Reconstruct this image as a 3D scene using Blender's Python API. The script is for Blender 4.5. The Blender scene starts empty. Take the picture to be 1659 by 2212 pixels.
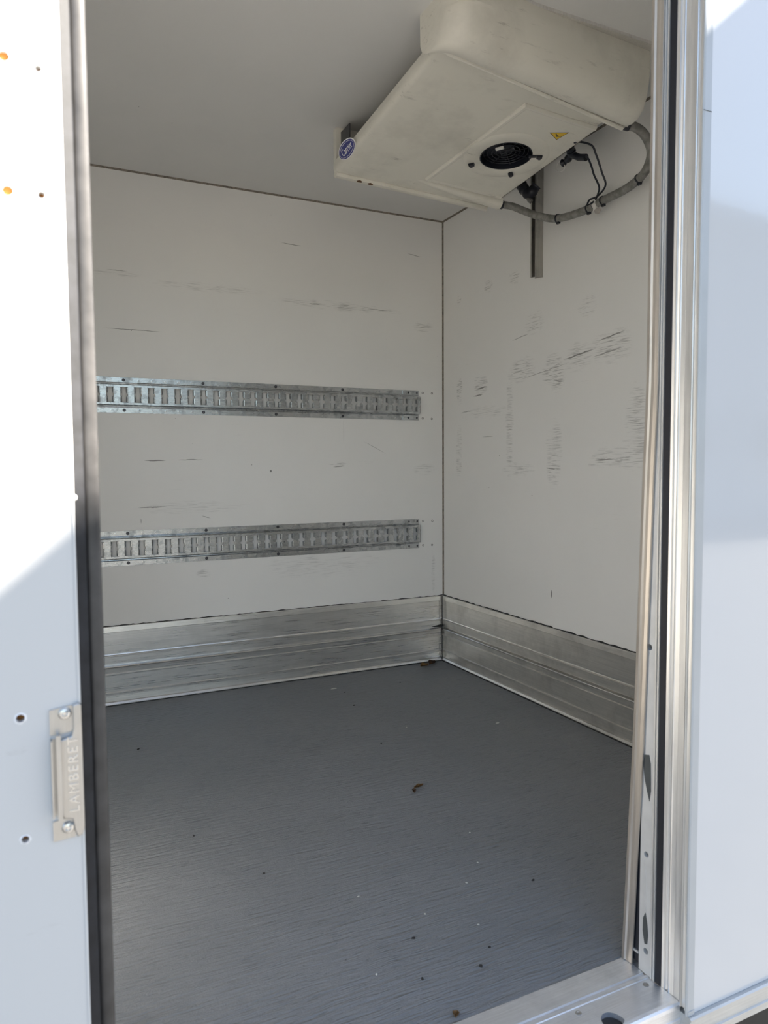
import bpy, bmesh, math, random
from mathutils import Vector, Matrix
random.seed(7)
S = bpy.context.scene
COL = S.collection
PI = math.pi

# ------------------------------------------------------------------ camera
F_PX, W_PX, H_PX = 1580.0, 1659.0, 2212.0
YAW, PITCH, ROLL, CAM_Z = math.radians(25.8558), math.radians(3.458), math.radians(-0.3696), 0.93705
cam_d = bpy.data.cameras.new('camera'); cam = bpy.data.objects.new('camera', cam_d); COL.objects.link(cam)
fw = Vector((math.sin(YAW)*math.cos(PITCH), math.cos(YAW)*math.cos(PITCH), -math.sin(PITCH)))
rt = Vector((math.cos(YAW), -math.sin(YAW), 0)); up = rt.cross(fw)
rt2 = rt*math.cos(ROLL)+up*math.sin(ROLL); up2 = up*math.cos(ROLL)-rt*math.sin(ROLL)
M = Matrix((rt2, up2, -fw)).transposed().to_4x4(); M.translation = (0, 0, CAM_Z)
cam.matrix_world = M
cam_d.sensor_fit = 'VERTICAL'; cam_d.sensor_height = 24.0; cam_d.lens = 24.0*F_PX/H_PX
cam_d.clip_start = 0.02
cam_d.dof.use_dof = True; cam_d.dof.focus_distance = 2.6; cam_d.dof.aperture_fstop = 5.0
S.camera = cam

# ------------------------------------------------------------------ sky, sun, exposure
SUN_A = math.radians(42.0)                                   # how steeply the sun comes into the doorway
SUN_EL = math.atan(.85*math.cos(SUN_A)+.93*math.sin(SUN_A))
to_sun = Vector((math.cos(SUN_A)*math.cos(SUN_EL), -math.sin(SUN_A)*math.cos(SUN_EL), math.sin(SUN_EL)))
world = bpy.data.worlds.new('world'); S.world = world; world.use_nodes = True
wn = world.node_tree
for n in list(wn.nodes): wn.nodes.remove(n)
wo = wn.nodes.new('ShaderNodeOutputWorld'); bg = wn.nodes.new('ShaderNodeBackground'); sky = wn.nodes.new('ShaderNodeTexSky')
sky.sky_type = 'NISHITA'; sky.sun_disc = False; sky.sun_elevation = SUN_EL
sky.sun_rotation = math.atan2(to_sun.x, to_sun.y); sky.dust_density = 0.7; sky.air_density = 1.2; sky.ozone_density = 2.5
bg.inputs['Strength'].default_value = 0.235
wn.links.new(sky.outputs[0], bg.inputs[0]); wn.links.new(bg.outputs[0], wo.inputs[0])
sun_d = bpy.data.lights.new('sun', 'SUN'); sun = bpy.data.objects.new('sun', sun_d); COL.objects.link(sun)
sun_d.energy = 36.0; sun_d.angle = math.radians(0.53); sun_d.color = (1.0, .93, .83)
sun.rotation_euler = to_sun.to_track_quat('Z', 'Y').to_euler(); sun.location = (6, -6, 9)
S.view_settings.view_transform = 'Standard'; S.view_settings.look = 'None'
S.view_settings.gamma = 1.0; S.view_settings.exposure = 0.52; S.view_settings.use_curve_mapping = False

# ------------------------------------------------------------------ helpers
def link(o, parent=None):
    COL.objects.link(o)
    if parent: o.parent = parent
    return o
def wpos(o):
    v = Vector((0, 0, 0))
    while o: v = v+o.location; o = o.parent
    return v
def obj(name, bm, mat, parent=None, smooth=False, loc=None, bevel=0):
    """world-space bmesh -> object; moved into its parent's frame"""
    base = wpos(parent) if parent else Vector((0, 0, 0))
    if loc is not None: base = Vector(loc)
    bmesh.ops.recalc_face_normals(bm, faces=bm.faces)
    if base.length: bmesh.ops.translate(bm, verts=bm.verts, vec=-base)
    me = bpy.data.meshes.new(name); bm.to_mesh(me); bm.free()
    if smooth:
        for f in me.polygons: f.use_smooth = True
        me.set_sharp_from_angle(angle=math.radians(40))
    o = bpy.data.objects.new(name, me); me.materials.append(mat)
    if parent is None and loc is not None: o.location = base
    elif loc is not None: o.location = base-wpos(parent)
    if bevel:
        b = o.modifiers.new('bevel', 'BEVEL'); b.width = bevel; b.segments = 2; b.limit_method = 'ANGLE'
        b.angle_limit = math.radians(40)
    return link(o, parent)
def empty(name, loc):
    o = bpy.data.objects.new(name, None); o.location = loc; o.empty_display_size = .05
    return link(o)
def tag(o, label, cat, group=None):
    o['label'] = label; o['category'] = cat
    if group: o['group'] = group
    return o
def struct(o, label=None):
    o['kind'] = 'structure'
    if label: o['label'] = label
    return o
def bx(bm, x0, x1, y0, y1, z0, z1):
    vs = [bm.verts.new((x, y, z)) for x in (x0, x1) for y in (y0, y1) for z in (z0, z1)]
    for f in ((0, 1, 3, 2), (4, 6, 7, 5), (0, 4, 5, 1), (2, 3, 7, 6), (0, 2, 6, 4), (1, 5, 7, 3)):
        bm.faces.new([vs[i] for i in f])
def box(*a):
    bm = bmesh.new(); bx(bm, *a); return bm
def loft(bm, rings, caps=True, closed=True):
    vr = [[bm.verts.new(p) for p in r] for r in rings]
    n = len(vr[0])
    for a, b in zip(vr, vr[1:]):
        for i in range(n if closed else n-1):
            j = (i+1) % n
            bm.faces.new((a[i], a[j], b[j], b[i]))
    if caps:
        bm.faces.new(vr[0]); bm.faces.new(vr[-1][::-1])
    return bm
def prism(bm, poly, axis, a, b, steps=1):
    """extrude a 2-D polygon along an axis. poly is in the other two axes in x,y,z order"""
    def P(q, t):
        l = [q[0], q[1]]; l.insert(axis, t); return tuple(l)
    return loft(bm, [[P(q, a+(b-a)*k/steps) for q in poly] for k in range(steps+1)])
def frame_from(d):
    d = Vector(d).normalized()
    a = Vector((0, 0, 1)) if abs(d.z) < .9 else Vector((1, 0, 0))
    u = d.cross(a).normalized(); return u, d.cross(u).normalized(), d
def cyl(bm, c, axis, r, h, seg=20, r2=None, z0=0.0):
    u, v, d = frame_from(axis); c = Vector(c); r2 = r if r2 is None else r2
    R = lambda t, rad: [c+d*t+u*math.cos(2*PI*i/seg)*rad+v*math.sin(2*PI*i/seg)*rad for i in range(seg)]
    return loft(bm, [R(z0, r), R(z0+h, r2)])
def lathe(bm, c, axis, prof, seg=32, caps=True):
    u, v, d = frame_from(axis); c = Vector(c)
    return loft(bm, [[c+d*t+(u*math.cos(2*PI*i/seg)+v*math.sin(2*PI*i/seg))*max(r, 1e-5) for i in range(seg)] for r, t in prof], caps=caps)
def spline(pts, sub=8):
    pts = [Vector(p) for p in pts]; out = []
    for i in range(len(pts)-1):
        p0 = pts[max(i-1, 0)]; p1 = pts[i]; p2 = pts[i+1]; p3 = pts[min(i+2, len(pts)-1)]
        for k in range(sub):
            t = k/sub
            out.append(.5*((2*p1)+(p2-p0)*t+(2*p0-5*p1+4*p2-p3)*t*t+(3*p1-p0-3*p2+p3)*t**3))
    out.append(pts[-1]); return out
def tube(bm, pts, r, seg=10, rf=None):
    pts = [Vector(p) for p in pts]; rings = []
    t0 = (pts[1]-pts[0]).normalized(); u, v, _ = frame_from(t0)
    for i, p in enumerate(pts):
        t = (pts[min(i+1, len(pts)-1)]-pts[max(i-1, 0)]).normalized()
        u = (u-t*u.dot(t)).normalized(); v = t.cross(u)
        rad = rf(i) if rf else r
        rings.append([p+(u*math.cos(2*PI*k/seg)+v*math.sin(2*PI*k/seg))*rad for k in range(seg)])
    return loft(bm, rings)
def boolean_cut(o, cutters):
    for c in cutters:
        m = o.modifiers.new('cut', 'BOOLEAN'); m.operation = 'DIFFERENCE'; m.object = c; m.solver = 'EXACT'
    dg = bpy.context.evaluated_depsgraph_get(); dg.update()
    me = bpy.data.meshes.new_from_object(o.evaluated_get(dg))
    o.modifiers.clear(); old = o.data; o.data = me; me.name = old.name
    for c in cutters: bpy.data.objects.remove(c)
def tmp(bm):
    bmesh.ops.recalc_face_normals(bm, faces=bm.faces)
    me = bpy.data.meshes.new('tmp'); bm.to_mesh(me); bm.free()
    o = bpy.data.objects.new('tmp', me); COL.objects.link(o); return o
def text_mesh(txt, size, depth, shear=0.0, spacing=1.0):
    c = bpy.data.curves.new('txt', 'FONT'); c.body = txt; c.size = size; c.extrude = depth; c.shear = shear
    c.align_x = 'CENTER'; c.align_y = 'CENTER'; c.space_character = spacing; c.resolution_u = 3
    o = bpy.data.objects.new('txt', c); COL.objects.link(o)
    dg = bpy.context.evaluated_depsgraph_get(); dg.update()
    me = bpy.data.meshes.new_from_object(o.evaluated_get(dg)); bpy.data.objects.remove(o)
    bm = bmesh.new(); bm.from_mesh(me); bpy.data.meshes.remove(me); return bm
def place(bm, origin, ux, uy):
    """local x,y,z -> origin + x*ux + y*uy + z*n"""
    ux = Vector(ux).normalized(); uy = Vector(uy).normalized(); n = ux.cross(uy).normalized(); o = Vector(origin)
    for v in bm.verts: v.co = o+ux*v.co.x+uy*v.co.y+n*v.co.z
    return bm

# ------------------------------------------------------------------ materials
class Mat:
    def __init__(s, name):
        s.m = bpy.data.materials.new(name); s.m.use_nodes = True; s.t = s.m.node_tree
        s.b = s.t.nodes['Principled BSDF']; s.tc = None
    def set(s, sock, val):
        if isinstance(val, bpy.types.NodeSocket): s.t.links.new(val, sock)
        elif isinstance(val, (tuple, list)) and len(val) == 3 and sock.type == 'RGBA': sock.default_value = (*val, 1)
        else: sock.default_value = val
    def n(s, typ, ins=None, out=0, **props):
        nd = s.t.nodes.new('ShaderNode'+typ)
        for k, v in props.items(): setattr(nd, k, v)
        for k, v in (ins or {}).items(): s.set(nd.inputs[k], v)
        return nd.outputs[out]
    def co(s):
        if s.tc is None:
            s.tc = s.t.nodes.new('ShaderNodeTexCoord')
        return s.tc.outputs['Object']
    def map(s, scale=(1, 1, 1), loc=(0, 0, 0), rot=(0, 0, 0), vec=None):
        return s.n('Mapping', {'Vector': vec or s.co(), 'Scale': scale, 'Location': loc, 'Rotation': rot})
    def noise(s, scale=5, detail=4, rough=.5, vec=None, dist=0.0):
        return s.n('TexNoise', {'Vector': vec or s.co(), 'Scale': scale, 'Detail': detail, 'Roughness': rough, 'Distortion': dist})
    def ramp(s, v, a, b, lo=0.0, hi=1.0):
        return s.n('MapRange', {0: v, 1: a, 2: b, 3: lo, 4: hi})
    def math(s, op, a, b=0.0):
        return s.n('Math', {0: a, 1: b}, operation=op)
    def mix(s, f, a, b):
        nd = s.t.nodes.new('ShaderNodeMix'); nd.data_type = 'RGBA'
        s.set(nd.inputs[0], f); s.set(nd.inputs[6], a); s.set(nd.inputs[7], b)
        return nd.outputs[2]
    def bump(s, h, strength=.3, dist=.01):
        s.set(s.b.inputs['Normal'], s.n('Bump', {'Height': h, 'Strength': strength, 'Distance': dist}))
    def p(s, color=None, rough=None, metal=None, **kw):
        if color is not None: s.set(s.b.inputs['Base Color'], color)
        if rough is not None: s.set(s.b.inputs['Roughness'], rough)
        if metal is not None: s.set(s.b.inputs['Metallic'], metal)
        for k, v in kw.items(): s.set(s.b.inputs[k.replace('_', ' ')], v)
        return s.m

def plain(name, color, rough=.5, metal=0.0, var=.12, scale=30):
    m = Mat(name); nz = m.noise(scale, 4)
    c = m.mix(m.ramp(nz, .3, .7), tuple(x*(1-var) for x in color), tuple(min(1, x*(1+var)) for x in color))
    return m.p(c, rough, metal)

def scuffed_wall(name, base, ax, clusters, strokes):
    """white glass-fibre lining: faint streaks everywhere, clusters of rub marks and single scratches at given (u, z)"""
    m = Mat(name)
    sc = (1, 1, 1)
    st = (2.2, .0, 75) if ax == 'x' else (.0, 2.2, 75)
    streak = m.noise(3.0, 5, .65, m.map(st))
    st2 = (6, 0, 160) if ax == 'x' else (0, 6, 160)
    streak2 = m.noise(2.0, 3, .6, m.map(st2))
    broad = m.noise(2.2, 3, .6)
    acc = m.math('MULTIPLY', m.ramp(streak, .64, .72), m.ramp(broad, .55, .72, 0, .32))
    sep = m.t.nodes.new('ShaderNodeSeparateXYZ'); m.t.links.new(m.co(), sep.inputs[0])
    U = sep.outputs[0] if ax == 'x' else sep.outputs[1]; V = sep.outputs[2]
    wob = m.noise(40, 2)
    sub = m.ramp(streak2, .52, .60)
    for (u, v, ru, rv, k) in clusters:
        du = m.math('DIVIDE', m.math('SUBTRACT', U, u), ru); dv = m.math('DIVIDE', m.math('SUBTRACT', V, v), rv)
        r2 = m.math('ADD', m.math('MULTIPLY', du, du), m.math('MULTIPLY', dv, dv))
        msk = m.ramp(m.math('ADD', r2, m.math('MULTIPLY', m.math('SUBTRACT', m.noise(14, 3), .5), 2.2)), 1.0, .1, 0, k*.8)
        acc = m.math('MAXIMUM', acc, m.math('MULTIPLY', msk, sub))
    for (u, v, ln, th, slope, k) in strokes:
        du = m.math('DIVIDE', m.math('SUBTRACT', U, u), ln)
        vv = m.math('SUBTRACT', m.math('SUBTRACT', V, v), m.math('MULTIPLY', m.math('SUBTRACT', U, u), slope))
        dv = m.math('DIVIDE', m.math('ADD', vv, m.math('MULTIPLY', m.math('SUBTRACT', wob, .5), .006)), th)
        r2 = m.math('ADD', m.math('MULTIPLY', du, du), m.math('MULTIPLY', dv, dv))
        acc = m.math('MAXIMUM', acc, m.ramp(r2, 1.0, .3, 0, k))
    vor = m.n('TexVoronoi', {'Vector': m.co(), 'Scale': 9.0, 'Randomness': 1.0})
    acc = m.math('MAXIMUM', acc, m.ramp(vor, .022, .014, 0, .75))
    tone = m.ramp(m.noise(1.3, 3), .3, .7, .96, 1.03)
    bc = m.mix(1.0, base, base); 
    basec = m.n('VectorMath', {0: base, 3: tone}, operation='SCALE')
    col = m.mix(acc, basec, (.075, .068, .058))
    m.bump(m.noise(160, 2), .06, .002)
    return m.p(col, m.ramp(m.noise(7, 3), .3, .7, .42, .58))

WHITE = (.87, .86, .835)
RW_CL = [(2.914, 1.285, .03, .06, .85), (2.733, 1.30, .06, .045, .8), (2.44, 1.33, .09, .06, .6), (2.24, 1.30, .06, .09, .85), (2.10, 1.335, .10, .06, .4),
         (1.94, 1.345, .11, .07, .5), (2.36, 1.50, .07, .05, .5), (2.06, 1.51, .06, .04, .45), (1.81, 1.11, .06, .10, .55), (1.82, .98, .07, .08, .5),
         (1.95, .965, .10, .04, .55), (2.235, .98, .05, .14, .55), (2.52, 1.10, .03, .22, .5), (2.92, 1.0, .03, .15, .5), (2.50, 1.71, .05, .03, .45),
         (2.68, 1.715, .04, .03, .5), (2.92, 1.70, .02, .03, .6), (2.45, .93, .12, .03, .4), (2.7, 1.18, .2, .03, .3)]
RW_ST = [(2.10, 1.342, .09, .0035, -.10, .75), (1.935, 1.382, .07, .003, -.12, .7), (1.95, 1.33, .08, .003, -.10, .6), (2.73, 1.285, .045, .004, -.06, .75),
         (2.76, 1.255, .04, .003, -.05, .75), (2.85, 1.19, .05, .002, -.03, .55), (2.52, 1.09, .02, .002, 0, .7), (2.25, .93, .03, .002, .05, .7),
         (1.96, .962, .05, .002, 0, .7), (2.243, .445, .005, .018, .2, .7), (2.68, 1.07, .05, .0015, 0, .5), (2.3, 1.305, .16, .0018, -.1, .5), (2.45, 1.46, .06, .002, -.1, .5)]
FW_CL = [(1.28, 1.656, .32, .022, .5), (1.70, 1.60, .06, .03, .5), (.645, .499, .03, .02, .55), (1.25, .955, .05, .012, .6), (1.40, .964, .04, .006, .6),
         (.70, 1.68, .25, .02, .3), (.34, 1.70, .12, .012, .35), (.60, .78, .25, .03, .25), (1.748, .43, .012, .09, .7), (1.70, .93, .06, .03, .4), (1.2, .50, .3, .06, .25)]
FW_ST = [(.460, .972, .045, .003, 0, .7), (.60, .975, .055, .002, 0, .6), (.446, .784, .06, .003, .01, .7), (.393, 1.487, .12, .0018, 0, .65), (1.05, 1.90, .05, .002, -.02, .6),
         (1.153, 1.655, .03, .003, 0, .6), (1.46, 1.658, .06, .002, 0, .6), (.335, 1.712, .04, .0018, 0, .5), (.66, .737, .02, .0018, -.3, .6), (1.65, 1.925, .04, .002, -.12, .5),
         (1.285, 1.10, .0012, .06, 0, .45), (1.44, 1.03, .06, .0014, -.5, .45), (1.26, .945, .03, .002, .1, .65), (.942, .925, .005, .006, 0, .8), (.40, .73, .0015, .012, 0, .6)]
m_far = scuffed_wall('lining_far', WHITE, 'x', FW_CL, FW_ST)
m_right = scuffed_wall('lining_right', WHITE, 'y', RW_CL, RW_ST)
m_lining = scuffed_wall('lining_plain', WHITE, 'x', [], [])
m_ceil = scuffed_wall('lining_ceiling', (.70, .695, .68), 'x', [], [])  # greyer than the walls: the ceiling's dimmer light is put into the colour

def aluminium(name, base=(.62, .61, .59), rough=.34, dirt=.5, axis='x', scale=1.0, metal=.92):
    m = Mat(name)
    st = {'x': (1.5, 60, 60), 'y': (60, 1.5, 60), 'z': (60, 60, 1.5)}[axis]
    grain = m.noise(4*scale, 4, .6, m.map(st))
    blot = m.noise(6*scale, 5, .65)
    d = m.math('MULTIPLY', m.ramp(blot, .48, .72), dirt)
    scr = m.ramp(m.noise(9*scale, 3, .7, m.map({'x': (2, 30, 14), 'y': (30, 2, 14), 'z': (14, 30, 2)}[axis])), .66, .76, 0, .28*dirt+.03)
    c = m.mix(m.math('MAXIMUM', d, scr), m.mix(m.ramp(grain, .3, .7), tuple(x*.9 for x in base), tuple(min(1, x*1.08) for x in base)), tuple(x*.38 for x in base))
    m.bump(grain, .05, .002)
    return m.p(c, m.math('ADD', m.ramp(grain, .3, .7, rough-.06, rough+.08), m.math('MULTIPLY', d, .25)), metal)
m_kick = aluminium('kick_plate_aluminium', (.80, .79, .77), .30, .22, 'x')
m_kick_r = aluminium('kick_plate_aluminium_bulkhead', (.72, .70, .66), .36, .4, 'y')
m_frame = aluminium('frame_aluminium', (.80, .785, .76), .38, .10, 'z', 1.0, .8)
m_flap = aluminium('flap_aluminium', (.56, .51, .45), .40, .2, 'z', 1.0, .8)
m_strip = plain('pale_painted_strip', (.62, .61, .59), .4, .25, .06, 25)
m_edge = plain('pale_grey_edge_strip', (.45, .47, .48), .35, .1, .04, 12)
m_sill = aluminium('sill_aluminium', (.80, .82, .85), .38, .25, 'x', 2.0, .8)
m_brail = aluminium('side_rail_aluminium', (.58, .58, .56), .5, .2, 'x', 1.5, .5)
m_rail = aluminium('galvanised_steel', (.52, .54, .55), .24, .75, 'x', 4.0, .97)
m_tube = aluminium('channel_steel', (.48, .47, .44), .42, .5, 'z', 2.0)
m_screw = plain('dark_screw_steel', (.10, .10, .11), .4, .8)
m_bolt = aluminium('bright_zinc', (.72, .72, .71), .2, .1, 'x')
m_handle = aluminium('pressed_steel', (.56, .55, .53), .36, .12, 'z', 3.0, .9)
m_rub = plain('black_rubber_and_gap_dark', (.010, .011, .016), .55)
m_seal1 = plain('scuffed_black_rubber', (.011, .0115, .014), .7, 0, .5, 60)
m_seal2 = plain('dusty_bulb_rubber', (.048, .046, .045), .40, 0, .3, 40)
m_black = plain('black_plastic', (.012, .014, .022), .38)
m_hose_m = Mat('ribbed_grey_hose')
_w = m_hose_m.n('TexNoise', {'Vector': m_hose_m.co(), 'Scale': 60.0, 'Detail': 3.0})
m_hose = m_hose_m.p(m_hose_m.mix(m_hose_m.ramp(_w, .35, .65), (.16, .155, .14), (.27, .265, .245)), .45)
m_white_pl = plain('white_plastic', (.72, .71, .68), .4, 0, .04)
m_dkmetal = plain('dark_grey_steel', (.11, .11, .115), .5, .5)
m_yellow = plain('yellow_sticker', (.78, .52, .03), .4, 0, .04)
m_blue = plain('navy_badge', (.030, .038, .22), .3, 0, .05)
m_badgew = plain('badge_white', (.85, .85, .85), .4, 0, .02)
m_foam = plain('orange_brown_foam', (.30, .13, .035), .9, 0, .5, 80)
m_seam = plain('brown_sealant', (.22, .19, .155), .7, 0, .45, 90)
m_gap = plain('black_sealant_and_slot_dark', (.022, .02, .019), .7)

def unit_plastic():
    m = Mat('cream_plastic'); n1 = m.noise(5, 5, .65)
    rub = m.math('MULTIPLY', m.ramp(m.noise(2.5, 5, .72, m.map((4, 20, 38), rot=(0, 0, .12))), .57, .72), m.ramp(m.noise(7, 3), .48, .62, 0, .6))
    grit = m.ramp(m.noise(55, 4, .7), .68, .76, 0, .45)
    grime = m.ramp(n1, .48, .75, 0, .25)
    f = m.math('MAXIMUM', m.math('MAXIMUM', rub, m.math('MULTIPLY', grit, m.ramp(n1, .45, .6))), grime)
    m.bump(m.noise(220, 2), .05, .001)
    return m.p(m.mix(f, (.76, .735, .655), (.14, .12, .095)), .48)
m_unit = unit_plastic()

def floor_mat():
    m = Mat('grey_floor_resin')
    dist = m.n('VectorMath', {0: m.co(), 1: m.n('VectorMath', {0: m.n('TexNoise', {'Vector': m.co(), 'Scale': 9.0, 'Detail': 3.0}, out=1), 3: .014}, operation='SCALE')}, operation='ADD')
    rib = m.noise(1.0, 3, .55, m.map((9, 120, 1), vec=dist))
    rib2 = m.noise(1.0, 4, .6, m.map((24, 210, 1), vec=dist))
    fine = m.noise(300, 2)
    h = m.math('ADD', m.math('ADD', rib, m.math('MULTIPLY', rib2, .5)), m.math('MULTIPLY', fine, .15))
    pits = m.math('MULTIPLY', m.ramp(m.noise(1.0, 3, .6, m.map((60, 170, 1), vec=dist)), .34, .27), m.ramp(m.noise(2.6, 3), .5, .68))
    big = m.noise(1.7, 4, .6)
    dash = m.math('MULTIPLY', m.ramp(rib2, .42, .33), m.ramp(m.noise(3.1, 4, .6), .42, .62, .18, .62))
    smudge = m.ramp(m.noise(4.2, 5, .7, m.map((.7, 1.5, 1))), .58, .78, 0, .35)
    c = m.mix(m.ramp(big, .3, .7), (.185, .196, .208), (.235, .246, .258))
    c = m.mix(m.math('MAXIMUM', m.math('MAXIMUM', m.math('MULTIPLY', pits, .85), dash), smudge), c, (.045, .043, .040))
    c = m.mix(m.ramp(m.noise(26, 3, .6), .74, .80, 0, .35), c, (.42, .43, .43))
    m.bump(m.math('SUBTRACT', h, m.math('MULTIPLY', pits, .6)), 1.0, .009)
    return m.p(c, m.ramp(big, .3, .7, .36, .48), **{'Specular_IOR_Level': .5})
m_floor = floor_mat()

def gloss_panel():
    m = Mat('white_gloss_panel')
    rip = m.noise(1.6, 2, .4, m.map((1, 1, .55)))
    m.bump(m.math('ADD', rip, m.math('MULTIPLY', m.noise(60, 2), .01)), .12, .05)
    return m.p(m.mix(m.ramp(m.noise(3, 4), .6, .8, 0, .12), (.60, .61, .62), (.5, .5, .49)), .10, **{'Coat_Weight': .5, 'Coat_Roughness': .04})
m_gloss = gloss_panel()
def door_skin():
    m = Mat('white_door_skin')
    sm = m.ramp(m.noise(14, 4, .65, m.map((1, 1, 3))), .66, .78, 0, .3)
    m.bump(m.noise(220, 2), .05, .001)
    return m.p(m.mix(sm, (.62, .62, .61), (.40, .38, .36)), .38)
m_door = door_skin()
m_asphalt = plain('yard_asphalt', (.055, .053, .051), .9, 0, .15, 6)
m_facade = plain('rendered_facade', (.42, .42, .42), .85, 0, .08, 3)
m_roof = plain('roof_sheet', (.28, .27, .26), .7, 0, .1, 5)
m_glassdark = plain('dark_window_glass', (.03, .04, .05), .08)
m_chassis = plain('black_chassis', (.02, .02, .02), .7)
m_leaf = plain('dry_leaf', (.27, .155, .06), .8, 0, .5, 120)
m_leaf_d = plain('dark_dry_leaf', (.11, .058, .028), .8, 0, .5, 120)
m_chip = plain('pale_chip', (.62, .62, .58), .7)
m_blot = plain('grey_mastic_smear', (.06, .065, .065), .6)

# ------------------------------------------------------------------ the room: floor, ceiling, walls
XL, XR, YN, YF, ZT = -0.30, 1.8049, .9725, 3.0631, 2.1
OX0, OX1, OZ = .02, .9965, 1.97            # door opening
YO = .864                                   # outer skin of the side
fb_ = bmesh.new(); loft(fb_, [[(XL-.08, YN, z), (OX0, YN, z), (OX0, 1.0125, z), (.9965, 1.0125, z), (.9965, YN, z), (XR+.08, YN, z), (XR+.08, YF+.08, z), (XL-.08, YF+.08, z)] for z in (-.10, 0)])
struct(obj('floor', fb_, m_floor), 'ribbed grey resin load floor')
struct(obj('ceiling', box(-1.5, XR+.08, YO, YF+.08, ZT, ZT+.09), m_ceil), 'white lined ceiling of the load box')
wf = struct(obj('wall_far', box(-1.5, XR+.08, YF, YF+.08, -.10, ZT), m_far), 'scuffed white far side wall')
wr = struct(obj('wall_right', box(XR, XR+.08, YO+.02, YF, -.10, ZT), m_right), 'scuffed white front bulkhead')
struct(obj('wall_left', box(-1.5, XL, YO+.02, YF, -.10, ZT), m_lining), 'unseen white partition, set close to the doorway to bounce sun inside')  # unseen wall moved in near the doorway so sunlight bounces off it
bm = bmesh.new()
bx(bm, -1.5, OX0, YO, YN, -.10, ZT); bx(bm, OX0, OX1+.03, YO, YN, OZ, ZT); bx(bm, OX1+.0125, XR+.08, YO+.003, YN, -.012, ZT)
wn_ = struct(obj('wall_near', bm, m_lining), 'insulated side wall around the doorway')
obj('outer_panel', box(1.0075, 2.6, YO-.0015, YO+.003, -.0125, ZT+.09), m_gloss, wn_)

# corner and ceiling seams
bm = bmesh.new(); prism(bm, [(XR-.006, YF), (XR, YF-.006), (XR+.01, YF+.01)], 2, .31, ZT)
struct(obj('trim_1', bm, m_seam), 'brown sealant line down the wall corner')
bm = bmesh.new(); prism(bm, [(YF-.006, ZT), (YF, ZT-.006), (YF+.01, ZT+.01)], 0, XL, XR)
struct(obj('trim_2', bm, m_seam), 'brown sealant line between far wall and ceiling')
bm = bmesh.new(); prism(bm, [(XR-.006, ZT), (XR, ZT-.006), (XR+.01, ZT+.01)], 1, YN, YF)
struct(obj('trim_3', bm, m_seam), 'brown sealant line between bulkhead and ceiling')

# aluminium kick plates: (z, stand-off) down the profile
KP = [(z_, d_*1.35 if d_ != .003 else .0008) for z_, d_ in [(.315, 0), (.315, .007), (.3135, .009), (.2925, .010), (.2915, .0085), (.2905, .0075), (.205, .0075), (.201, .0085), (.1985, .0125), (.1955, .0125), (.1935, .010),
      (.169, .010), (.1675, .004), (.1655, .003), (.158, .003), (.156, .013), (.153, .0145), (.148, .0125), (.1285, .0115), (.1265, .015), (.1235, .015), (.1215, .0085), (.119, .0075),
      (.052, .0075), (.050, .012), (.047, .012), (.045, .009), (.0375, .009), (.0365, .0075), (.014, .0085), (.0115, .013), (.004, .016), (.0015, .016), (.0015, 0)]]
bm = bmesh.new(); loft(bm, [[(x, YF-d, z) for z, d in KP] for x in (XL, XR-.0005)])
kf = struct(obj('baseboard_far', bm, m_kick), 'aluminium kick plate along the far wall')
bm = bmesh.new(); loft(bm, [[(XR-d, y, z) for z, d in KP] for y in (YN, YF-.0005)])
kr = struct(obj('baseboard_right', bm, m_kick_r), 'aluminium kick plate along the bulkhead')
bm = bmesh.new(); loft(bm, [[(XL+d, y, z) for z, d in KP] for y in (YN, YF-.02)])
struct(obj('baseboard_left', bm, m_kick), 'aluminium kick plate along the rear wall')
# dirty mastic: along the top of the plates, along the floor, in the corner
def ragged(bm, a, b, n, w0, w1, nrm, upv):
    a, b, nrm, upv = Vector(a), Vector(b), Vector(nrm), Vector(upv)
    rings = []
    for i in range(n+1):
        p = a.lerp(b, i/n); w = random.uniform(w0, w1)
        rings.append([p, p+nrm*.0045, p+nrm*.003+upv*w, p+upv*w])
    loft(bm, rings)
bm = bmesh.new(); ragged(bm, (XL, YF, .3145), (XR, YF, .3145), 160, .0006, .0042, (0, -1, 0), (0, 0, 1)); obj('mastic_bead', bm, m_gap, kf)
bm = bmesh.new(); ragged(bm, (XR, YN, .3145), (XR, YF, .3145), 110, .001, .006, (-1, 0, 0), (0, 0, 1)); obj('mastic_bead', bm, m_gap, kr)
obj('floor_joint', box(XL, XR-.0212, YF-.0265, YF-.0212, .0002, .0014), m_gap, kf)
obj('floor_joint', box(XR-.0275, XR-.0212, YN, YF-.0212, .0002, .0014), m_gap, kr)
obj('mastic_smear', prism(bmesh.new(), [(XR-.075, .1685), (XR-.03, .1745), (XR-.008, .1745), (XR-.008, .163), (XR-.03, .163), (XR-.06, .165)], 1, YF-.0165, YF-.006), m_gap, kf)
obj('corner_joint', box(XR-.0225, XR-.019, YF-.0225, YF-.019, .0, .315), m_gap, kr)

# ------------------------------------------------------------------ doorway: jamb profiles on the right side
jamb = struct(empty('trim_4', (.9965, .93, 0)), 'aluminium door frame post with black gasket')
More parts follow.
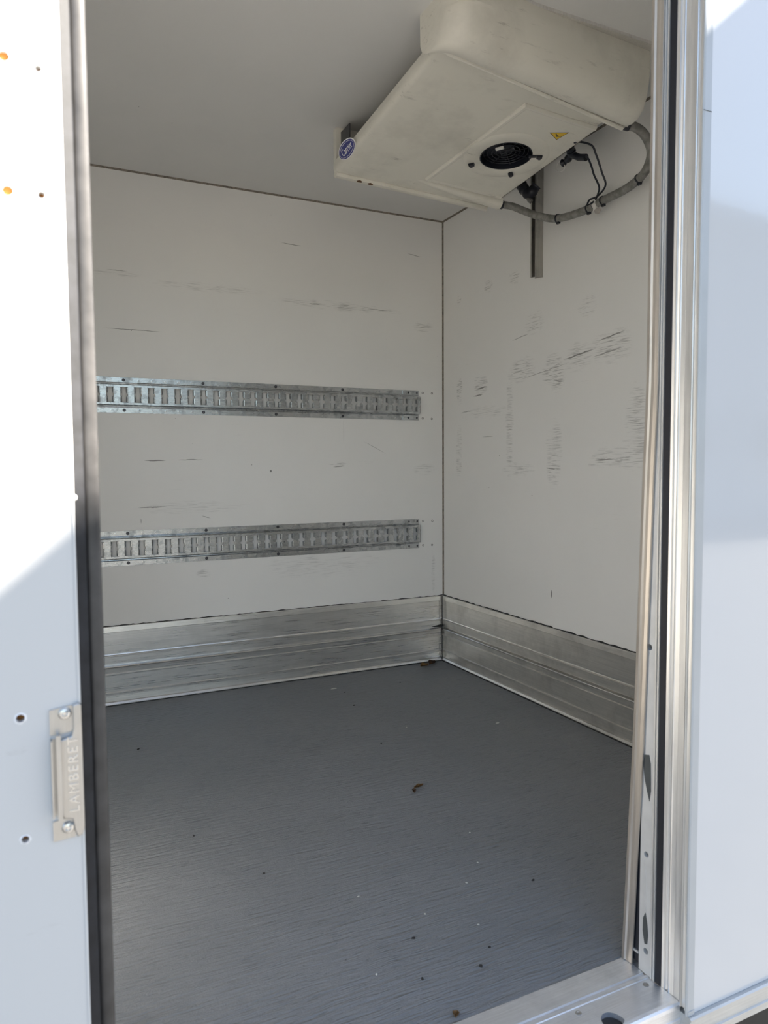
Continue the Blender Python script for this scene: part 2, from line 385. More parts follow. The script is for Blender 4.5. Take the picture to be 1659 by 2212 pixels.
# loose inner flap, sprung away from the post towards the floor
LEAN = [(0, .0417), (.10, .0365), (.22, .0313), (.40, .022), (.545, .017), (.80, .0097), (.93, .006), (1.06, .0005), (1.10, 0), (OZ, 0)]
def lean(z):
    for (a, p), (b, q) in zip(LEAN, LEAN[1:]):
        if z <= b: return p+(q-p)*(z-a)/(b-a)
    return 0
rings = []
for k in range(41):
    z = .002+(OZ-.002)*k/40; o = lean(z)
    prof = [(.9935, .9742), (.9905, .9735), (.9890, .9715), (.9885, .9655), (.9905, .9620), (.9905, .9560), (.9915, .9495), (.9905, .9480), (.9895, .9478), (.9895, .9468), (.9925, .9468), (.9935, .9500), (.9925, .9640)]
    rings.append([(x, y+o, z) for x, y in prof])
bm = bmesh.new(); loft(bm, rings); obj('inner_flap', bm, m_flap, jamb)
bm = bmesh.new(); loft(bm, [[(.9955, .9700, z), (.9955, .9712+lean(z)*.93, z), (1.012, .9712+lean(z)*.93, z), (1.012, .9700, z)] for z in [.012+1.15*k/24 for k in range(25)]])
obj('gap_dark_fill', bm, m_rub, jamb)  # solid black fill standing in for the shade in the gap behind the flap
obj('floor_clip', box(.9930, 1.0, .976, .992, .030, .0345), m_frame, jamb)
# pale strip with screw holes, then ribs
bm = bmesh.new(); loft(bm, [[(.9945, .9460, z), (.9945, y, z), (1.009, y, z), (1.009, .9460, z)] for z, y in ((.0015, .9752), (OZ, .9722))])
strip = obj('screw_strip', bm, m_strip, jamb)
m_hole = m_gap
HOLES = [(.962, .805, .0045), (.9605, .612, .0060), (.9610, .402, .0052), (.9605, .2275, .0055), (.9585, .045, .0058)]
boolean_cut(strip, [tmp(cyl(bmesh.new(), (.985, y, z), (1, 0, 0), r, .02, 16)) for y, z, r in HOLES])
for y, z, r in HOLES:
    obj('hole_backing', cyl(bmesh.new(), (1.004, y, z), (1, 0, 0), r*1.05, .004, 14), m_blot if z in (.612, .402) else m_gap, jamb)
obj('mastic_patch', prism(bmesh.new(), [(.9705, .395), (.968, .412), (.957, .415), (.953, .400), (.9515, .350), (.9545, .330), (.960, .345), (.966, .365)], 0, .9936, .9946), m_blot, jamb)
obj('mastic_patch', prism(bmesh.new(), [(.9655, .105), (.960, .118), (.9555, .100), (.953, .078), (.955, .060), (.961, .058), (.966, .080)], 0, .9936, .9946), m_blot, jamb)
obj('peeled_tape', prism(bmesh.new(), [(.9655, .115), (.962, .150), (.9645, .215), (.9605, .19), (.9565, .145), (.9585, .118)], 0, .9938, .9946), m_strip, jamb)
bm = bmesh.new()
for y0, y1, x0 in ((.9430, .9458, .9930), (.9400, .9424, .9950), (.9362, .9394, .9925)): bx(bm, x0, 1.009, y0, y1, .001, OZ)
bx(bm, .998, 1.009, .9424, .9432, .001, OZ)
obj('rib_profile', bm, m_frame, jamb)
obj('gasket', prism(bmesh.new(), [(.9948, .9212), (.9940, .9225), (.9940, .9350), (.9948, .9362), (1.009, .9362), (1.009, .9212)], 2, .001, OZ), m_rub, jamb)
# outer moulding
prof = [(1.012, .9212), (.9945, .9212), (.9935, .9200), (.9945, .9150), (.9930, .9140), (.9930, .9125), (.9950, .9115), (.9965, .9070), (.9965, .9062), (.9930, .9050), (.9925, .9030), (.9940, .9020),
        (.9948, .8935), (.9944, .8925), (.9944, .8800), (.9925, .8790), (.9918, .8765), (.9928, .8752), (.9950, .8745), (.9952, .8705), (.9975, .8700), (.9975, .8690), (.9930, .8680), (.9910, .8668), (.9910, .8645), (1.012, .8645)]
obj('outer_moulding', prism(bmesh.new(), prof, 2, -.004, OZ), m_frame, jamb)
obj('edge_strip', prism(bmesh.new(), [(.9918, .8612), (.9905, .8622), (.9905, .8642), (1.0075, .8642), (1.0075, .8605), (.9930, .8605)], 2, -.0125, ZT+.09), m_edge, jamb)
obj('strip_joint', box(.9900, 1.0080, .8601, .8606, 1.505, 1.506), m_blot, jamb)

# sill
sill = struct(empty('trim_5', (.5, .94, 0)), 'worn aluminium door sill')
SP = [(1.0125, -.10), (1.0125, .0008), (.9640, .0012), (.9625, -.0015), (.9575, -.0015), (.9560, .0015), (.9500, .0015), (.9490, .0), (.9240, .0), (.9225, .0020), (.8860, .0022), (.8800, .0012), (.8775, -.0020), (.8765, -.0075),
      (.8775, -.0260), (.8760, -.0270), (.8760, -.0750), (.890, -.0750), (.890, -.10)]
plate = obj('sill_plate', prism(bmesh.new(), SP, 0, OX0, .9935, 1), m_sill, sill)
slot = bmesh.new()
loft(slot, [[(.858+.020*math.cos(a), .893+(.024 if math.sin(a) > 0 else .010)*math.sin(a), z) for a in [2*PI*i/24 for i in range(24)]] for z in (-.05, .03)])
boolean_cut(plate, [tmp(slot)])
slotb = bmesh.new()
ring = lambda s, z: [(.858+.0205*s*math.cos(a), .893+(.0245 if math.sin(a) > 0 else .0105)*s*math.sin(a), z) for a in [2*PI*i/24 for i in range(24)]]
loft(slotb, [ring(.99, -.05), ring(.99, -.007)]); obj('slot_dark_fill', slotb, m_gap, sill)  # black plug just under the rim, the slot's shade done as colour
for x, y in ((.975, .9380), (.8195, .9380), (.60, .9380), (.35, .9380)):
    s = bmesh.new(); lathe(s, (x, y, .0), (0, 0, 1), [(.0055, 0), (.0055, .0008), (.0035, .0014), (.0022, .0004), (.0, .0002)], 16); obj('screw', s, m_tube, sill, True)
# outside bottom rail and skirt
brail = struct(obj('trim_6', prism(bmesh.new(), [(.8560, -.0130), (.8530, -.0155), (.8530, -.0180), (.8555, -.0200), (.8555, -.0440), (.8525, -.0455), (.8525, -.0500), (.8560, -.0515), (.8560, -.0620), (.90, -.0620), (.90, -.0130)], 0, .9935, 2.6), m_brail), 'aluminium rail under the outer panel')
struct(obj('trim_7', box(-1.5, .02, .856, .90, -.062, -.0125), m_brail), 'aluminium rail under the rear side')
obj('corner_post_foot', box(.9935, 1.008, .8595, .8645, -.0125, -.004), m_edge, jamb)

# ------------------------------------------------------------------ sliding door, pushed open to the left
DY = .785
door = struct(empty('door_1', (-.5, DY+.03, -.05)), 'white sliding door standing open outside the box')
leaf = obj('door_leaf', box(-1.05, .0398, DY, DY+.058, -.05, 2.0), m_door, door)
DH = [(-.0150, .6954, .0040, 0), (-.0145, .5739, .0036, 0), (-.0084, 1.3209, .0046, 1), (.0205, 1.3162, .0030, 0), (-.0091, 1.1989, .0046, 1), (.0197, 1.1995, .0032, 0)]
boolean_cut(leaf, [tmp(cyl(bmesh.new(), (x, DY-.01, z), (0, 1, 0), r, .03, 20)) for x, z, r, k in DH])
m_foam_b = plain('bright_orange_foam', (.62, .27, .06), .9, 0, .3, 90)
for x, z, r, k in DH:
    obj('foam_core', cyl(bmesh.new(), (x, DY+(.004 if k else .009), z), (0, 1, 0), r*1.02, .004, 16), m_foam_b if k else m_foam, door)
    bm = bmesh.new(); n = 18; rin = []; rout = []
    for i in range(n):
        a = 2*PI*i/n; q = r*random.uniform(1.35, 1.75)
        rin.append((x+math.cos(a)*r, DY-.0006, z+math.sin(a)*r)); rout.append((x+math.cos(a)*q, DY+.0002, z+math.sin(a)*q*.95))
    v1 = [bm.verts.new(p) for p in rin]; v2 = [bm.verts.new(p) for p in rout]
    v3 = [bm.verts.new((p[0], DY+.001, p[2])) for p in rin]
    for i in range(n):
        j = (i+1) % n; bm.faces.new((v1[i], v1[j], v2[j], v2[i])); bm.faces.new((v1[i], v3[i], v3[j], v1[j]))
    obj('chipped_rim', bm, m_badgew, door)
obj('edge_trim', prism(bmesh.new(), [(.0398, DY+.0), (.0393, DY-.0008), (.0375, DY-.001), (.0375, DY+.05), (.0398, DY+.05)], 2, -.05, 2.0), m_door, door)
obj('flat_seal', prism(bmesh.new(), [(.0398, DY+.004), (.0400, DY+.0025), (.0488, DY+.0055), (.0502, DY+.0085), (.0502, DY+.05), (.0398, DY+.05)], 2, -.05, 2.0), m_seal1, door)
bp = [(.0502, DY+.0165)]+[(.0502+.0142*(1-math.cos(t))*.5+.0, 0) for t in ()]
for i in range(9):
    t = PI*i/8
    bp.append((.0574-.0070*math.cos(t), DY+.014-.0040*math.sin(t)**.6))
bp += [(.0644, DY+.05), (.0502, DY+.05)]
obj('bulb_seal', prism(bmesh.new(), bp, 2, -.05, 2.0), m_seal2, door, True)
obj('rubber_button', lathe(bmesh.new(), (.0398, DY+.006, .9095), (1, 0, 0), [(.0, -.001), (.0046, -.001), (.0044, .0012), (.003, .0028), (.0, .0034)], 20), m_white_pl, door, True)
# pull handle
hd = obj('pull_handle', prism(bmesh.new(), [(.0180, .6600), (.0195, .6690), (.0300, .6720), (.0318, .6790), (.0318, .7030), (.0375, .7045), (.0398, .7025), (.0398, .5770), (.0375, .5700), (.0330, .5672), (.0300, .5760), (.0285, .5870), (.0205, .5890), (.0185, .5960)], 1, DY-.0055, DY+.0005), m_handle, door, False, None, .0012)
for z0, z1, zz in ((.6745, .7015, .6950), (.5660, .5880, .5785)):
    obj('mounting_ear', prism(bmesh.new(), [(.0105, z0), (.0105, z1-.002), (.0305, z1+.001), (.0320, z1), (.0320, z0+.003), (.0300, z0+.0015)], 1, DY-.0018, DY+.0005), m_handle, hd)
    obj('screw', lathe(bmesh.new(), (.0245, DY-.0016, zz), (0, -1, 0), [(.0060, 0), (.0062, .0012), (.0048, .0034), (.0026, .0040), (.0018, .0028), (.0, .0026)], 24), m_bolt, hd, True)
bm = bmesh.new(); bx(bm, .0108, .0124, DY-.009, DY, .5925, .6705); bx(bm, .0108, .0165, DY-.0012, DY+.0003, .5925, .6705); bx(bm, .0165, .0185, DY-.0105, DY, .589, .676); bx(bm, .0155, .0200, DY-.0115, DY-.0095, .589, .676)
obj('grip_bar', bm, m_handle, hd)
bm = place(text_mesh('LAMBERET', .0138, .0005, 0, 1.26), (.0312, DY-.0058, .6330), (0, 0, 1), (-1, 0, 0))
obj('embossed_lettering', bm, m_bolt, hd)

# ------------------------------------------------------------------ cargo rails
PITCH_S = .0518; X_LAST = 1.6417; X_END = 1.6690; N_SL = 37
def rail_web(zb):
    bm = bmesh.new(); X0 = X_LAST-(N_SL-.5)*PITCH_S
    Y = lambda d: YF-d
    lower = [(0, 0), (0, .003), (.0195, .003), (.0215, .0036), (.0226, .0010), (.0262, .0004), (.0268, .0050), (.0282, .0160), (.0312, .0182), (.0390, .0182)]
    upper = [(.139-z, d) for z, d in lower]
    for pr in (lower, upper):
        for (z0, d0), (z1, d1) in zip(pr, pr[1:]):
            v = [bm.verts.new(c) for c in ((X0, Y(d0), zb+z0), (X_END, Y(d0), zb+z0), (X_END, Y(d1), zb+z1), (X0, Y(d1), zb+z1))]; bm.faces.new(v)
    hw = .0145; d = .0182
    xs = X_END; 
    for k in range(N_SL):
        cx = X_LAST-k*PITCH_S
        # post between this slot and the next to the right
        right = X_END if k == 0 else cx+PITCH_S-hw
        v = [bm.verts.new(c) for c in ((cx+hw, Y(d), zb+.039), (right, Y(d), zb+.039), (right, Y(d), zb+.100), (cx+hw, Y(d), zb+.100))]; bm.faces.new(v)
        if k == N_SL-1:
            continue
        for s in (-1, 1):
            for z0, z1 in ((.0405, .0655), (.0735, .0985)):
                pr = [(hw, d), (hw-.0012, d+.0012), (hw-.0035, d+.0008), (hw-.0055, d-.0018), (hw-.0062, d-.006), (hw-.0062, d-.0125)]
                tz = [0, 0, .0006, .0014, .0024, .0034]
                for i in range(len(pr)-1):
                    (a, da), (b, db) = pr[i], pr[i+1]; ta, tb = tz[i], tz[i+1]
                    mid0 = z1 > .07
                    za0 = z0+(ta*1.5 if mid0 else ta*.3); zb0 = z0+(tb*1.5 if mid0 else tb*.3)
                    za1 = z1-(ta*.3 if mid0 else ta*1.5); zb1 = z1-(tb*.3 if mid0 else tb*1.5)
                    v = [bm.verts.new(c) for c in ((cx+s*a, Y(da), zb+za0), (cx+s*b, Y(db), zb+zb0), (cx+s*b, Y(db), zb+zb1), (cx+s*a, Y(da), zb+za1))]; bm.faces.new(v)
    bx(bm, X_END-.0015, X_END, Y(.0182), Y(0), zb+.030, zb+.109)
    bmesh.ops.remove_doubles(bm, verts=bm.verts, dist=1e-6)
    return bm
screw_me = None
def cargo_rail(zb, label):
    global screw_me
    r = empty('cargo_rail', (X_END, YF, zb)); tag(r, label, 'cargo rail', 'slotted cargo rails on the far wall')
    o = obj('slotted_track', rail_web(zb), m_rail, r)
    hb = bmesh.new()
    for k in range(N_SL):
        x = X_LAST-k*PITCH_S+.0045
        if k % 6 == 1 or k == 0: continue
        for z in (.0105, .1285): lathe(hb, (x, YF-.0030, zb+z), (0, -1, 0), [(.0042, -.0004), (.0042, .0005), (.0030, .0006), (.0028, -.0002), (.0, -.0003)], 10)
    h = obj('punched_eyelets', hb, m_bolt, r); h['kind'] = 'stuff'
    for k in range(1, N_SL, 6):
        for z in (.0105, .1285):
            x = X_LAST-k*PITCH_S+.0005
            if screw_me is None:
                so = obj('screw', lathe(bmesh.new(), (x, YF-.003, zb+z), (0, -1, 0), [(.0064, 0), (.0064, .001), (.0050, .0026), (.0026, .0028), (.0022, .0012), (.0, .001)], 16), m_screw, r, True, (x, YF-.003, zb+z)); screw_me = so.data
            else:
                so = bpy.data.objects.new('screw', screw_me); so.location = Vector((x, YF-.003, zb+z))-r.location; link(so, r)
    for z in (0, .117):
        e = bmesh.new(); bx(e, 1.583, 1.666, YF-.0062, YF-.003, zb+z, zb+z+.022); bx(e, 1.598, 1.6015, YF-.0075, YF-.003, zb+z, zb+z+.022); bx(e, 1.626, 1.648, YF-.0069, YF-.003, zb+z+.003, zb+z+.019)
        ec = obj('end_clip', e, m_rail, r)
        for x in (1.6125, 1.657):
            so = bpy.data.objects.new('screw', screw_me); so.location = Vector((x, YF-.0061, zb+z+.011))-r.location; so.scale = (.75, .75, .75); link(so, ec); so.location = Vector((x, YF-.0061, zb+z+.011))-wpos(ec)
    return r
cargo_rail(1.1600, 'upper galvanised slotted cargo rail, well above the other rail on the far wall')
cargo_rail(.5540, 'lower galvanised slotted cargo rail, just above the far kick plate')
for x, z in ((1.692, 1.2895), (1.742, 1.2894), (1.692, 1.170), (1.741, 1.169), (1.692, .6815), (1.743, .6806), (1.692, .565), (1.741, .564)):
    obj('screw_hole', lathe(bmesh.new(), (x, YF, z), (0, -1, 0), [(.0052, -.001), (.0052, .0004), (.0036, .0006), (.0034, -.0006), (0, -.0008)], 14), m_gap, wf)

# ------------------------------------------------------------------ ceiling evaporator
zc = lambda x, y: 1.953-.04*(x-.985)-.083*(y-2.345)
unit = empty('evaporator_unit', (1.29, 2.0, ZT)); tag(unit, 'cream plastic cooling evaporator fixed under the ceiling, with round fan grille', 'cooling unit')
N = 14
def lerp(a, b, t): return a+(b-a)*t
# cover plate
rings = []
for k in range(N+1):
    y = lerp(1.60, 2.400, k/N)
    r = []
    for x, dz in ((.9800, .040), (.9775, .020), (.9790, .010), (.9840, .003), (.9930, .0), (1.10, 0), (1.30, 0), (1.45, 0), (1.5900, 0), (1.5985, .0025), (1.6015, .010), (1.6010, .034), (1.590, .034), (1.590, .014), (1.45, .012), (1.30, .012), (1.10, .012), (.992, .012), (.988, .040)):
        r.append((x, y, zc(x, y)+dz))
    rings.append(r)
cover = obj('cover', loft(bmesh.new(), rings), m_unit, unit, True)
FC = (1.4404, 2.0385); FR = .087
# access panel
PZ = -.007
pan = [(1.3245, 1.7795), (1.2782, 2.2923), (1.598, 2.300), (1.598, 1.785)]
bm = bmesh.new()
def ring_p(off, dz):
    cx, cy = 1.45, 2.04; out = []
    for x, y in pan:
        sx, sy = (1 if x > cx else -1), (1 if y > cy else -1)
        X = x-sx*off*(0 if sx > 0 else 1); Y = y-sy*off
        out.append((X, Y, zc(X, Y)+dz))
    return out
loft(bm, [ring_p(0, .004), ring_p(0, -.003), ring_p(.004, PZ-.002), ring_p(.011, PZ-.002), ring_p(.016, PZ)], caps=True)
panel = obj('access_panel', bm, m_unit, unit)
fz = zc(*FC)
NRM = Vector((-.04, -.083, -1)).normalized()       # downward normal of the cover
fc = Vector((FC[0], FC[1], fz))
boolean_cut(cover, [tmp(cyl(bmesh.new(), fc-NRM*.06, NRM, FR, .12, 40))])
boolean_cut(panel, [tmp(cyl(bmesh.new(), fc-NRM*.06, NRM, FR, .12, 40))])
cover.data.set_sharp_from_angle(angle=math.radians(40))
fan = obj('fan_surround', lathe(bmesh.new(), fc, NRM, [(FR-.001, -.002), (FR-.001, .0075), (FR+.003, .0095), (FR+.030, .0115), (FR+.046, .0105), (FR+.052, .0072), (FR+.052, .004)], 56, caps=False), m_unit, unit, True)
obj('fan_shroud', lathe(bmesh.new(), fc, NRM, [(FR-.0015, .008), (FR-.0045, .008), (FR-.0045, -.055), (FR-.0015, -.055)], 40, caps=False), m_black, unit, True)
fb = bmesh.new(); cyl(fb, fc, NRM, FR-.004, .003, 40, None, -.055); obj('fan_back', fb, m_rub, unit)
fn = bmesh.new(); cyl(fn, fc, NRM, .028, .03, 24, None, -.045)
u_, v_, d_ = frame_from(NRM)
for k in range(6):
    a0 = 2*PI*k/6
    pts = []
    for (rr, aa, t) in ((.026, 0, -.040), (.080, .10, -.042), (.080, .62, -.022), (.026, .7, -.020)):
        e = u_*math.cos(a0+aa)+v_*math.sin(a0+aa); pts.append(fc+e*rr+d_*t)
    q = [fn.verts.new(p) for p in pts]+[fn.verts.new(p+d_*.002) for p in pts]
    for f in ((0, 1, 2, 3), (7, 6, 5, 4), (0, 4, 5, 1), (1, 5, 6, 2), (2, 6, 7, 3), (3, 7, 4, 0)): fn.faces.new([q[i] for i in f])
obj('fan_wheel', fn, m_black, unit)
m_wire = plain('grille_wire', (.035, .037, .045), .35, .6)
for k, rr in enumerate((.018, .032, .046, .060, .073)):
    g = bmesh.new(); P = [fc+(u_*math.cos(2*PI*i/36)+v_*math.sin(2*PI*i/36))*rr-d_*.006 for i in range(37)]
    tube(g, P, .0012, 5); obj('grille_ring', g, m_wire, unit)
for k in range(4):
    e = u_*math.cos(PI/4+PI*k/4)+v_*math.sin(PI/4+PI*k/4)
    g = bmesh.new(); tube(g, [fc-e*.084-d_*.007, fc+e*.084-d_*.007], .0012, 5); obj('grille_spoke', g, m_wire, unit)
for (x, y, big) in ((1.3598, 2.122, 0), (1.5172, 2.1197, 0), (1.5341, 1.985, 1),):
    p = Vector((x, y, zc(x, y))); e = (fc-p).normalized(); w = e.cross(NRM).normalized(); b = bmesh.new()
    p0 = p+NRM*.0125
    for (l0, l1, h0, h1, ww) in ((-.006, .034 if big else .010, -.003, .001, .006), (-.009, .009, .0, .005, .008)):
        q = [b.verts.new(p0+e*a+w*s*ww+NRM*t) for a in (l0, l1) for s in (-1, 1) for t in (h0, h1)]
        for f in ((0, 1, 3, 2), (4, 6, 7, 5), (0, 4, 5, 1), (2, 3, 7, 6), (0, 2, 6, 4), (1, 5, 7, 3)): b.faces.new([q[i] for i in f])
    br = obj('mounting_clip', b, m_black, unit)
    obj('bolt_head', lathe(bmesh.new(), p0+NRM*.004, NRM, [(.0065, 0), (.0065, .005), (.004, .007), (0, .0075)], 6), m_screw, br)
p = Vector((1.389, 2.000, zc(1.389, 2.0)))+NRM*.011
tg = bmesh.new(); bx(tg, -.013, .013, -.0045, .0045, -.003, .004); place(tg, p, (fc-p).cross(NRM), (fc-p).normalized()); obj('fan_plug', tg, m_white_pl, unit)
# far end wall of the cover
rings = []
for k in range(N+1):
    x = lerp(.983, 1.600, k/N); z = zc(x, 2.40)
    rings.append([(x, 2.384, ZT), (x, 2.384, z+.01), (x, 2.380, z-.002), (x, 2.384, z-.010), (x, 2.394, z-.0135), (x, 2.404, z-.010), (x, 2.409, z-.001), (x, 2.410, z+.02), (x, 2.410, ZT)])
obj('end_wall', loft(bmesh.new(), rings), m_unit, unit, True)
# tapered drain troughs along the far and the near edge of the cover
def trough(y0, y1, xa, xb, wa, wb, da, db, name):
    rings = []
    for k in range(N+1):
        t = k/N; x = lerp(xa, xb, t); w = lerp(wa, wb, t); d = lerp(da, db, t)*min(1, t*6+.05); y = lerp(y0, y1, t)
        z = zc(min(x, 1.6), y)
        rings.append([(x, y+w*math.cos(a), z+.006-(d+.006)*max(0, math.sin(a))**.75) for a in [PI*i/10 for i in range(11)]])
    return obj(name, loft(bmesh.new(), rings), m_unit, unit, True)
trough(2.318, 2.330, 1.265, 1.615, .010, .030, .006, .030, 'drain_trough')
trough(1.655, 1.690, .990, 1.618, .028, .034, .010, .052, 'drain_trough')
for c in ((1.612, 2.334, 1.921), (1.612, 1.690, 1.946)):
    s = bmesh.new(); cyl(s, c, (1, 0, 0), .0165, .020, 20); obj('hose_spigot', s, m_black, unit, True)
for cx_, cy_ in ((1.070, 2.3865), (1.112, 2.3875)):
    zz = zc(cx_, 2.40)-.0128; g = bmesh.new()
    loft(g, [[(cx_+.010*math.cos(a), cy_+.0045*math.sin(a)*random.uniform(.7, 1.2), zz+h) for a in [2*PI*i/12 for i in range(12)]] for h in (-.0004, .004)]); obj('chipped_spot', g, m_leaf_d, unit)
slab_h = Vector((1.590, 1.876, zc(1.590, 1.876)+PZ)); obj('panel_screw', lathe(bmesh.new(), slab_h, (-.04, -.083, -1), [(.005, -.002), (.005, .001), (.003, .0022), (0, .0022)], 12), m_screw, unit)
# bulging front nose
def nose_ring(x, yb, zlift, sh):
    yf = 1.532+.065*(x-.97)+yb; zb = lerp(1.966, 1.921, (x-.95)/.66)+zlift
    return [(x, yf+.005, ZT), (x, yf, 2.085), (x, yf+.001, 2.05), (x, yf+.006, zb+.085), (x, yf+.013, zb+.05), (x, yf+.026, zb+.022), (x, yf+.046, zb+.005), (x, yf+.070, zb),
            (x, yf+.092, zb+.004), (x, yf+.108, zb+.014), (x, max(yf+.118, 1.64), zb+.035), (x, max(yf+.120, 1.66), ZT)]
rings = []
for k in range(9):
    t = (PI/2)*k/8; R = .060
    rings.append(nose_ring(.945+R*(1-math.cos(t)), R*(1-math.sin(t))*1.15, .020*(1-math.sin(t)), 0))
for k in range(1, 12): rings.append(nose_ring(lerp(1.005, 1.590, k/11), 0, 0, 0))
for k in range(1, 6):
    t = (PI/2)*k/5; R = .022
    rings.append(nose_ring(1.590+R*math.sin(t), R*(1-math.cos(t)), .018*(1-math.cos(t)), 0))
obj('front_nose', loft(bmesh.new(), rings), m_unit, unit, True)
obj('nose_lip', tube(bmesh.new(), spline([(.962, 1.668, 2.018), (.978, 1.660, 1.996), (1.005, 1.650, 1.980), (1.05, 1.648, 1.974), (1.275, 1.660, 1.953), (1.45, 1.671, 1.939), (1.60, 1.682, 1.927)], 8), .0065, 8), m_unit, unit, True)
obj('mounting_plate', box(1.15, 1.62, 1.548, 2.384, ZT-.008, ZT), m_frame, unit)
obj('coil_housing', box(1.17, 1.575, 1.70, 2.382, 2.024, ZT-.008), m_dkmetal, unit)
obj('side_bracket', prism(bmesh.new(), [(1.000, ZT-.014), (1.004, ZT-.014), (1.004, 2.03), (1.035, 2.03), (1.035, 2.026), (1.000, 2.026)], 1, 2.31, 2.383), m_dkmetal, unit)
# maker's badge on the rounded long edge, hazard sticker on the panel
bn = Vector((-.80, 0, -.60)); bc = Vector((.9755, 2.262, 1.982))+Vector((-.80, 0, -.60))*.0065; by = Vector((0, -1, .09)).normalized(); bs = bn.cross(by).normalized()
bs = by.cross(bn) if by.cross(bn).z > 0 else bn.cross(by)
def oval(a, b, h0, h1, mat, name, par):
    g = bmesh.new(); loft(g, [[bc+bn*h+by*a*math.cos(2*PI*i/40)+bs*b*math.sin(2*PI*i/40) for i in range(40)] for h in (h0, h1)])
    return obj(name, g, mat, par)
badge = oval(.060, .0245, -.001, .0015, m_badgew, 'maker_badge', unit)
oval(.0565, .0215, .0014, .0019, m_blue, 'badge_field', badge)
g = bmesh.new(); n = 40
for i in range(n):
    j = (i+1) % n; P = lambda a, b, i, h: bc+bn*h+by*a*math.cos(2*PI*i/n)+bs*b*math.sin(2*PI*i/n)
    g.faces.new([g.verts.new(q) for q in (P(.0520, .0180, i, .0021), P(.0520, .0180, j, .0021), P(.0506, .0168, j, .0021), P(.0506, .0168, i, .0021))])
obj('badge_line', g, m_badgew, badge)
ux, uy = by, bs
if ux.cross(uy).dot(bn) < 0: uy = -uy
obj('badge_lettering', place(text_mesh('Carrier', .0275, .0003, .25, .95), bc+bn*.0023, ux, uy), m_badgew, badge)
def on_cover(pts2, off): return [Vector((x, y, zc(x, y)))+NRM*off for x, y in pts2]
def slab(pts2, o0, o1, mat, name, par):
    g = bmesh.new(); loft(g, [on_cover(pts2, o0), on_cover(pts2, o1)]); return obj(name, g, mat, par)
tri = [(1.4800, 1.8650), (1.5340, 1.8390), (1.5262, 1.8890)]
def shrink(ps, k):
    cx = sum(p[0] for p in ps)/3; cy = sum(p[1] for p in ps)/3
    return [(cx+(x-cx)*k, cy+(y-cy)*k) for x, y in ps]
st = slab(tri, .0068, .0074, m_black, 'hazard_sticker', unit)
slab(shrink(tri, .86), .0073, .0077, m_yellow, 'sticker_field', st)
slab([(1.5010, 1.8620), (1.5035, 1.8600), (1.5095, 1.8655), (1.5150, 1.8650), (1.5150, 1.8680), (1.5075, 1.8690)], .0077, .0079, m_black, 'sticker_symbol', st)
slab([(1.5120, 1.8735), (1.5290, 1.8610), (1.5295, 1.8635), (1.5130, 1.8757)], .0077, .0079, m_black, 'sticker_symbol', st)

# ------------------------------------------------------------------ drain hose, cables, wall channel
HP = [(1.633, 1.686, 1.943), (1.655, 1.6806, 1.939), (1.69, 1.6821, 1.9248), (1.72, 1.6869, 1.8916), (1.735, 1.7065, 1.8633), (1.745, 1.744, 1.8396), (1.75, 1.8194, 1.8238), (1.75, 1.9399, 1.8205),
      (1.745, 2.0138, 1.8139), (1.73, 2.1302, 1.8221), (1.71, 2.2103, 1.8518), (1.68, 2.2678, 1.8852), (1.66, 2.305, 1.9090), (1.633, 2.333, 1.9205)]
sp = spline(HP, 14)
hose = empty('drain_hose', (1.745, 1.93, 1.80)); tag(hose, 'grey ribbed drain hose looping from one end of the cooling unit to the other', 'hose')
HR = .0135
def hose_part(i0, i1):
    fine = []
    for a, b in zip(sp[i0:i1], sp[i0+1:i1+1]): fine += [a, a.lerp(b, .5)]
    fine.append(sp[i1])
    return tube(bmesh.new(), fine, HR, 14, lambda i: HR*(1.0 if i % 2 else .955))
iT = min(range(len(sp)), key=lambda i: (sp[i]-Vector((1.749, 1.957, 1.819))).length)
obj('hose_length', hose_part(0, iT-2), m_hose, hose, True)
obj('hose_length', hose_part(iT+2, len(sp)-1), m_hose, hose, True)
d = (sp[iT+2]-sp[iT-2]).normalized()
tj = bmesh.new(); tube(tj, [sp[iT]-d*.030, sp[iT]+d*.030], .0095, 14); cyl(tj, sp[iT], (0, -.1, -1), .010, .024, 12)
obj('tee_connector', tj, m_white_pl, hose, True)
def tie(i):
    t = (sp[i+1]-sp[i-1]).normalized(); u, v, _ = frame_from(t); g = bmesh.new()
    lathe(g, sp[i], t, [(HR+.0005, -.0024), (HR+.0020, -.0024), (HR+.0020, .0024), (HR+.0005, .0024)], 18, caps=False)
    hd_ = sp[i]-Vector((0, 0, 1))*(HR+.001)
    bx(g, hd_.x-.004, hd_.x+.004, hd_.y-.010, hd_.y+.004, hd_.z-.005, hd_.z+.002)
    obj('cable_tie', g, m_black, hose)
for tgt in ((1.745, 1.760, 1.835), (1.75, 1.925, 1.8208), (1.745, 1.990, 1.8158), (1.73, 2.1302, 1.8221)):
    tie(min(range(1, len(sp)-1), key=lambda i: (sp[i]-Vector(tgt)).length))
fl = bmesh.new(); bmesh.ops.create_icosphere(fl, subdivisions=2, radius=.011)
for v in fl.verts: v.co = Vector((v.co.x*.9, v.co.y*1.3, v.co.z*.8))*random.uniform(.7, 1.2)+Vector((1.742, 1.940, 1.792))
obj('lint_tuft', fl, plain('grey_lint', (.42, .39, .36), .95), hose)

